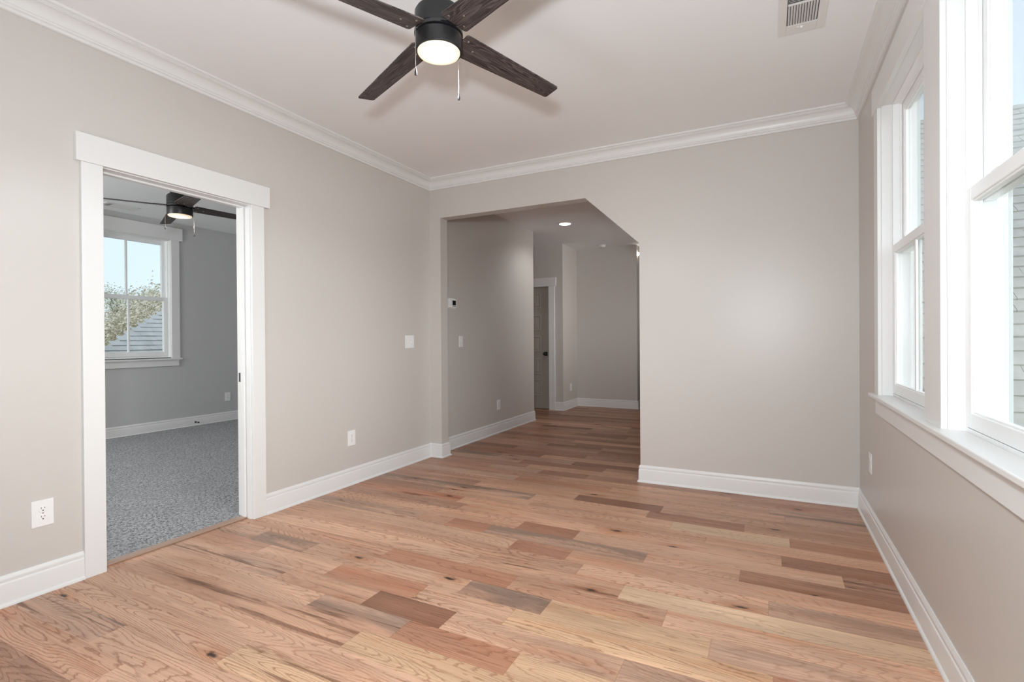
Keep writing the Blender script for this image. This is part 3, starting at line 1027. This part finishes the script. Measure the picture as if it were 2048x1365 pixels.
H90 = math.pi/2
make_outlet((0, -3.038, .372), H90, 'white wall outlet left of the bedroom doorway')
make_outlet((0, -1.078, .375), H90, 'white wall outlet on the left wall below the double light switch')
make_outlet((W, -.425, .40), -H90, 'white wall outlet under the right hand windows, near the corner')
make_outlet((0, 1.418, .350), H90, 'white wall outlet low on the left hall wall, beyond the single light switch')
make_outlet((.03, 3.908, .350), H90, 'white wall outlet in the far hall recess beside the tan door')
make_outlet((BX, .578, .355), H90, 'white wall outlet on the grey bedroom wall')

def make_switch(loc, rz, label, gangs):
    r = thing('light_switch', label, 'light switch', loc, rz, 'white light switches')
    plate(r, .078 if gangs == 1 else .127, .120)
    for k in range(gangs):
        x = 0 if gangs == 1 else (-.023, .023)[k]
        up = k != 1
        mb = MB()
        mb.box(x-.006, x+.006, -.0062, -.004, -.013, .013)
        s = 1 if up else -1
        mb.prism([(-.005, -.005*s+.003*s), (-.016, .006*s), (-.0165, .011*s), (-.012, .0115*s), (-.005, .007*s)], lambda p, q, t: (x+t, p, q), -.0042, .0042)
        mb.build('toggle', PLATE, r, bevel=.0007)
        for z in (.03, -.03):
            mb = MB()
            mb.lathe([(.0028, -.0045), (.0028, -.0058), (0, -.006)], (x, 0, z), 10, 'y')
            mb.build('screw', PLATE, r)
    return r
make_switch((0, -.326, 1.147), H90, 'white double light switch on the left wall near the back corner', 2)
make_switch((0, .562, 1.142), H90, 'white single light switch on the hall wall under the thermostat', 1)

th = thing('thermostat', 'white thermostat with a black screen at the start of the hall wall', 'thermostat', (0, .378, 1.549), H90)
mb = MB()
mb.prism(rounded(.148, .108, .006), lambda p, q, t: (p, t, q), 0, -.006)
mb.build('back_plate', PLATE, th, bevel=.001)
mb = MB()
mb.prism(rounded(.136, .092, .010), lambda p, q, t: (p, t, q), -.006, -.026)
mb.build('body', PLATE, th, bevel=.004)
MB().box(-.012, .052, -.0268, -.0255, -.018, .030).build('screen', SCREEN, th)['label'] = 'black display'
MB().box(-.012, .052, -.0268, -.0255, -.034, -.022).build('button_strip', plain('grey_button', (.30, .29, .28), .4), th)

# door bumper on the bedroom skirting
ds = thing('door_bumper', 'small black door bumper on the bedroom skirting board', 'door stop', (BX+.0125, .105, .056))
mb = MB()
mb.lathe([(0, 0), (.013, 0), (.013, .004), (.007, .010), (.0045, .013), (.0045, .062), (0, .062)], (0, 0, 0), 20, 'x')
mb.build('stem', BLACK, ds, smooth=True)
mb = MB()
mb.lathe([(0, .060), (.009, .060), (.0095, .066), (.009, .076), (.006, .079), (0, .079)], (0, 0, 0), 20, 'x')
mb.build('tip', BLACK, ds, smooth=True)

# ------------------------------------------------------------------ hall ceiling fittings
dl = thing('recessed_light', 'round lit downlight in the hall ceiling', 'downlight', (.592, 2.214, HC))
mb = MB()
mb.lathe([(.076, 0), (.094, 0), (.095, -.004), (.090, -.008), (.080, -.012), (.076, -.010), (.076, 0)])
mb.build('trim_ring', VENTM, dl, smooth=True)
mb = MB()
mb.lathe([(0, -.004), (.077, -.004), (.077, -.009), (.06, -.013), (0, -.016)])
mb.build('lens', BULB, dl, smooth=True)
lamp('downlight_lamp', 'SPOT', (.592, 2.214, HC-.03), (.592, 2.214, 0), 21, (.97, 1, 1), .06, spot_size=math.radians(150), spot_blend=.7)
sd = thing('smoke_detector', 'round white smoke detector on the hall ceiling beyond the downlight', 'smoke detector', (.554, 4.007, HC))
mb = MB()
mb.lathe([(0, 0), (.066, 0), (.066, -.010), (.062, -.012), (0, -.012)])
mb.build('base', VENTM, sd, smooth=True)
mb = MB()
mb.lathe([(0, -.011), (.056, -.011), (.057, -.020), (.050, -.034), (.030, -.040), (0, -.041)])
mb.build('cover', VENTM, sd, smooth=True)
sp = thing('wall_lamp', 'tiny bright lamp at the far end of the hall beside the opening edge', 'lamp', (1.07, 4.275, 2.555), 0)
mb = MB()
mb.lathe([(0, 0), (.018, 0), (.018, .003), (.008, .005), (.008, .008), (0, .008)], (0, 0, 0), 18, 'x')
mb.build('backplate', BRONZE, sp, smooth=True)
mb = MB()
mb.lathe([(0, -.024), (.012, -.019), (.019, -.008), (.020, 0), (.019, .008), (.012, .019), (0, .024)], (.022, 0, 0), 18)
mb.build('bulb', SPARK, sp, smooth=True)

# ------------------------------------------------------------------ outdoors
def shingle_roof(name, label, m, p0, ux, up, nrm, poly, e):
    """courses laid as overlapping slabs; p0 origin, ux along eave, up up-slope, poly(s)->(x0,x1) range per course height"""
    rnd = random.Random(5)
    mb = MB()
    s, smax = poly['s0'], poly['s1']
    while s < smax:
        a, b = poly['range'](s + e/2)
        x = a
        while x < b-.02:
            wdt = min(rnd.uniform(.22, .45), b-x)
            hgt = .006 + (.004 if rnd.random() < .4 else 0)
            q = [p0+ux*x+up*s, p0+ux*(x+wdt-.004)+up*s, p0+ux*(x+wdt-.004)+up*(s+e*1.04), p0+ux*x+up*(s+e*1.04)]
            vs = [q[0], q[1], q[2], q[3], q[0]+nrm*(hgt+.010), q[1]+nrm*(hgt+.010), q[2]+nrm*.003, q[3]+nrm*.003]
            mb.add(vs, [(3, 2, 1, 0), (4, 5, 6, 7), (0, 1, 5, 4), (1, 2, 6, 5), (2, 3, 7, 6), (3, 0, 4, 7)])
            x += wdt
        s += e
    # deck under the courses
    pts = [p0+ux*poly['range'](s_)[i]+up*s_ for s_, i in ((poly['s0'], 0), (poly['s0'], 1), (smax, 1), (smax, 0))]
    vs = pts+[p-nrm*.18 for p in pts]
    mb.add(vs, [(0, 1, 2, 3), (7, 6, 5, 4), (0, 4, 5, 1), (1, 5, 6, 2), (2, 6, 7, 3), (3, 7, 4, 0)])
    return tag(mb.build(name, m, recalc=True), label, 'roof', None)
# lower roof beside the right windows: rises away along +y
th_ = math.atan(.85)
upv = Vector((0, math.cos(th_), math.sin(th_)))
shingle_roof('shingle_roof', 'pale shingled roof slope outside the right hand windows', SHINGLE_A, Vector((3.95, .13, .75)), Vector((1, 0, 0)), upv,
             Vector((0, -math.sin(th_), math.cos(th_))), {'s0': -1.1, 's1': 4.65, 'range': lambda s: (0, 5.5)}, .143)
# roof outside the bedroom window: rises away along -x, its left edge runs up at an angle
tb_ = math.atan(.66)
upb = Vector((-math.cos(tb_), 0, math.sin(tb_)))
k = 1.36/.992*math.cos(tb_)
shingle_roof('shingle_roof', 'grey shingled roof slope outside the bedroom window', SHINGLE_B, Vector((-6.344, .121, 1.095)), Vector((0, 1, 0)), upb,
             Vector((math.sin(tb_), 0, math.cos(tb_))), {'s0': -1.0, 's1': 3.6, 'range': lambda s: (s*k, 7.0)}, .143)
tag(MB().box(-70, 60, -40, 70, -3.4, -3.2).build('lawn', GRASS), 'brownish lawn far below the windows', 'lawn', None, 'structure')

def make_tree(loc, h, spread, leaf, n_leaf, label, seed, bare=False):
    rnd = random.Random(seed)
    r = thing('tree', label, 'tree', loc, 0, 'trees behind the grey roof')
    mb = MB()
    tips = []
    def branch(p, d, length, rad, lvl):
        pts, rr = [p], [rad]
        n = 4
        q = p.copy()
        dd = d.copy()
        for i in range(n):
            dd = (dd + Vector((rnd.uniform(-.22, .22), rnd.uniform(-.22, .22), rnd.uniform(-.05, .16)))).normalized()
            q = q + dd*length/n
            pts.append(q.copy()); rr.append(rad*(1-.62*(i+1)/n))
        mb.tube(pts, rr, 5)
        tips.append((q.copy(), lvl))
        if lvl < 3:
            for i in range(4 if lvl else 6):
                t = pts[rnd.randint(1 if lvl else 2, n)]
                a = rnd.uniform(0, 2*math.pi)
                nd = (dd + Vector((math.cos(a), math.sin(a), .35))*rnd.uniform(.6, 1.1)).normalized()
                branch(t.copy(), nd, length*rnd.uniform(.34, .5), rad*.45, lvl+1)
    branch(Vector((0, 0, 0)), Vector((0, 0, 1)), h*.55, h*.022, 0)
    mb.build('trunk', BARK if not bare else LEAF_GREY, r, recalc=False)
    mb = MB()
    for i in range(n_leaf):
        c, lvl = rnd.choice(tips)
        p = c + Vector((rnd.gauss(0, spread), rnd.gauss(0, spread), rnd.gauss(0, spread*.8)))
        s = rnd.uniform(.025, .07)
        a = Vector((rnd.uniform(-1, 1), rnd.uniform(-1, 1), rnd.uniform(-1, 1))).normalized()
        b = a.orthogonal().normalized()
        c2 = a.cross(b)
        mb.add([p-b*s, p-c2*s*.6, p+b*s, p+c2*s*.6], [(0, 1, 2, 3)])
    mb.build('foliage', leaf, r, recalc=False)
    return r
rt_ = random.Random(3)
def along(px, d):
    """a spot on the lawn in the direction of the bedroom window, d metres from the doorway side"""
    u = (px-1024)/1019.59
    return (3.0257+d*(-.4527+u*.8917), -4.1588+d*(.8917+u*.4527), -3.2)
SPECS = [
 (228, 18.0, 5.6, LEAF_TAN, 'tan leaved tree nearest the grey roof, at the left pane'),
 (300, 23.0, 6.2, LEAF_OLIVE, 'olive tinged tree just over the top of the grey roof'),
 (252, 28.0, 6.6, LEAF_TAN, 'pale brown tree behind the bedroom window muntin'),
 (330, 33.0, 7.0, LEAF_TAN, 'sandy brown tree above the upper right end of the grey roof'),
 (208, 39.0, 7.6, LEAF_OLIVE, 'greenish tree at the far left of the bedroom window view'),
 (282, 46.0, 8.2, LEAF_TAN, 'tan tree furthest back, right of the bedroom window muntin'),
]
for i, (px, d, h, lf, lab) in enumerate(SPECS):
    make_tree(along(px, d), h*1.20, .40, lf, 13000, lab, 20+i)
make_tree(along(303, 56), 11.0, .5, LEAF_GREY, 160, 'bare branched tree standing taller than the rest against the sky', 77, True)
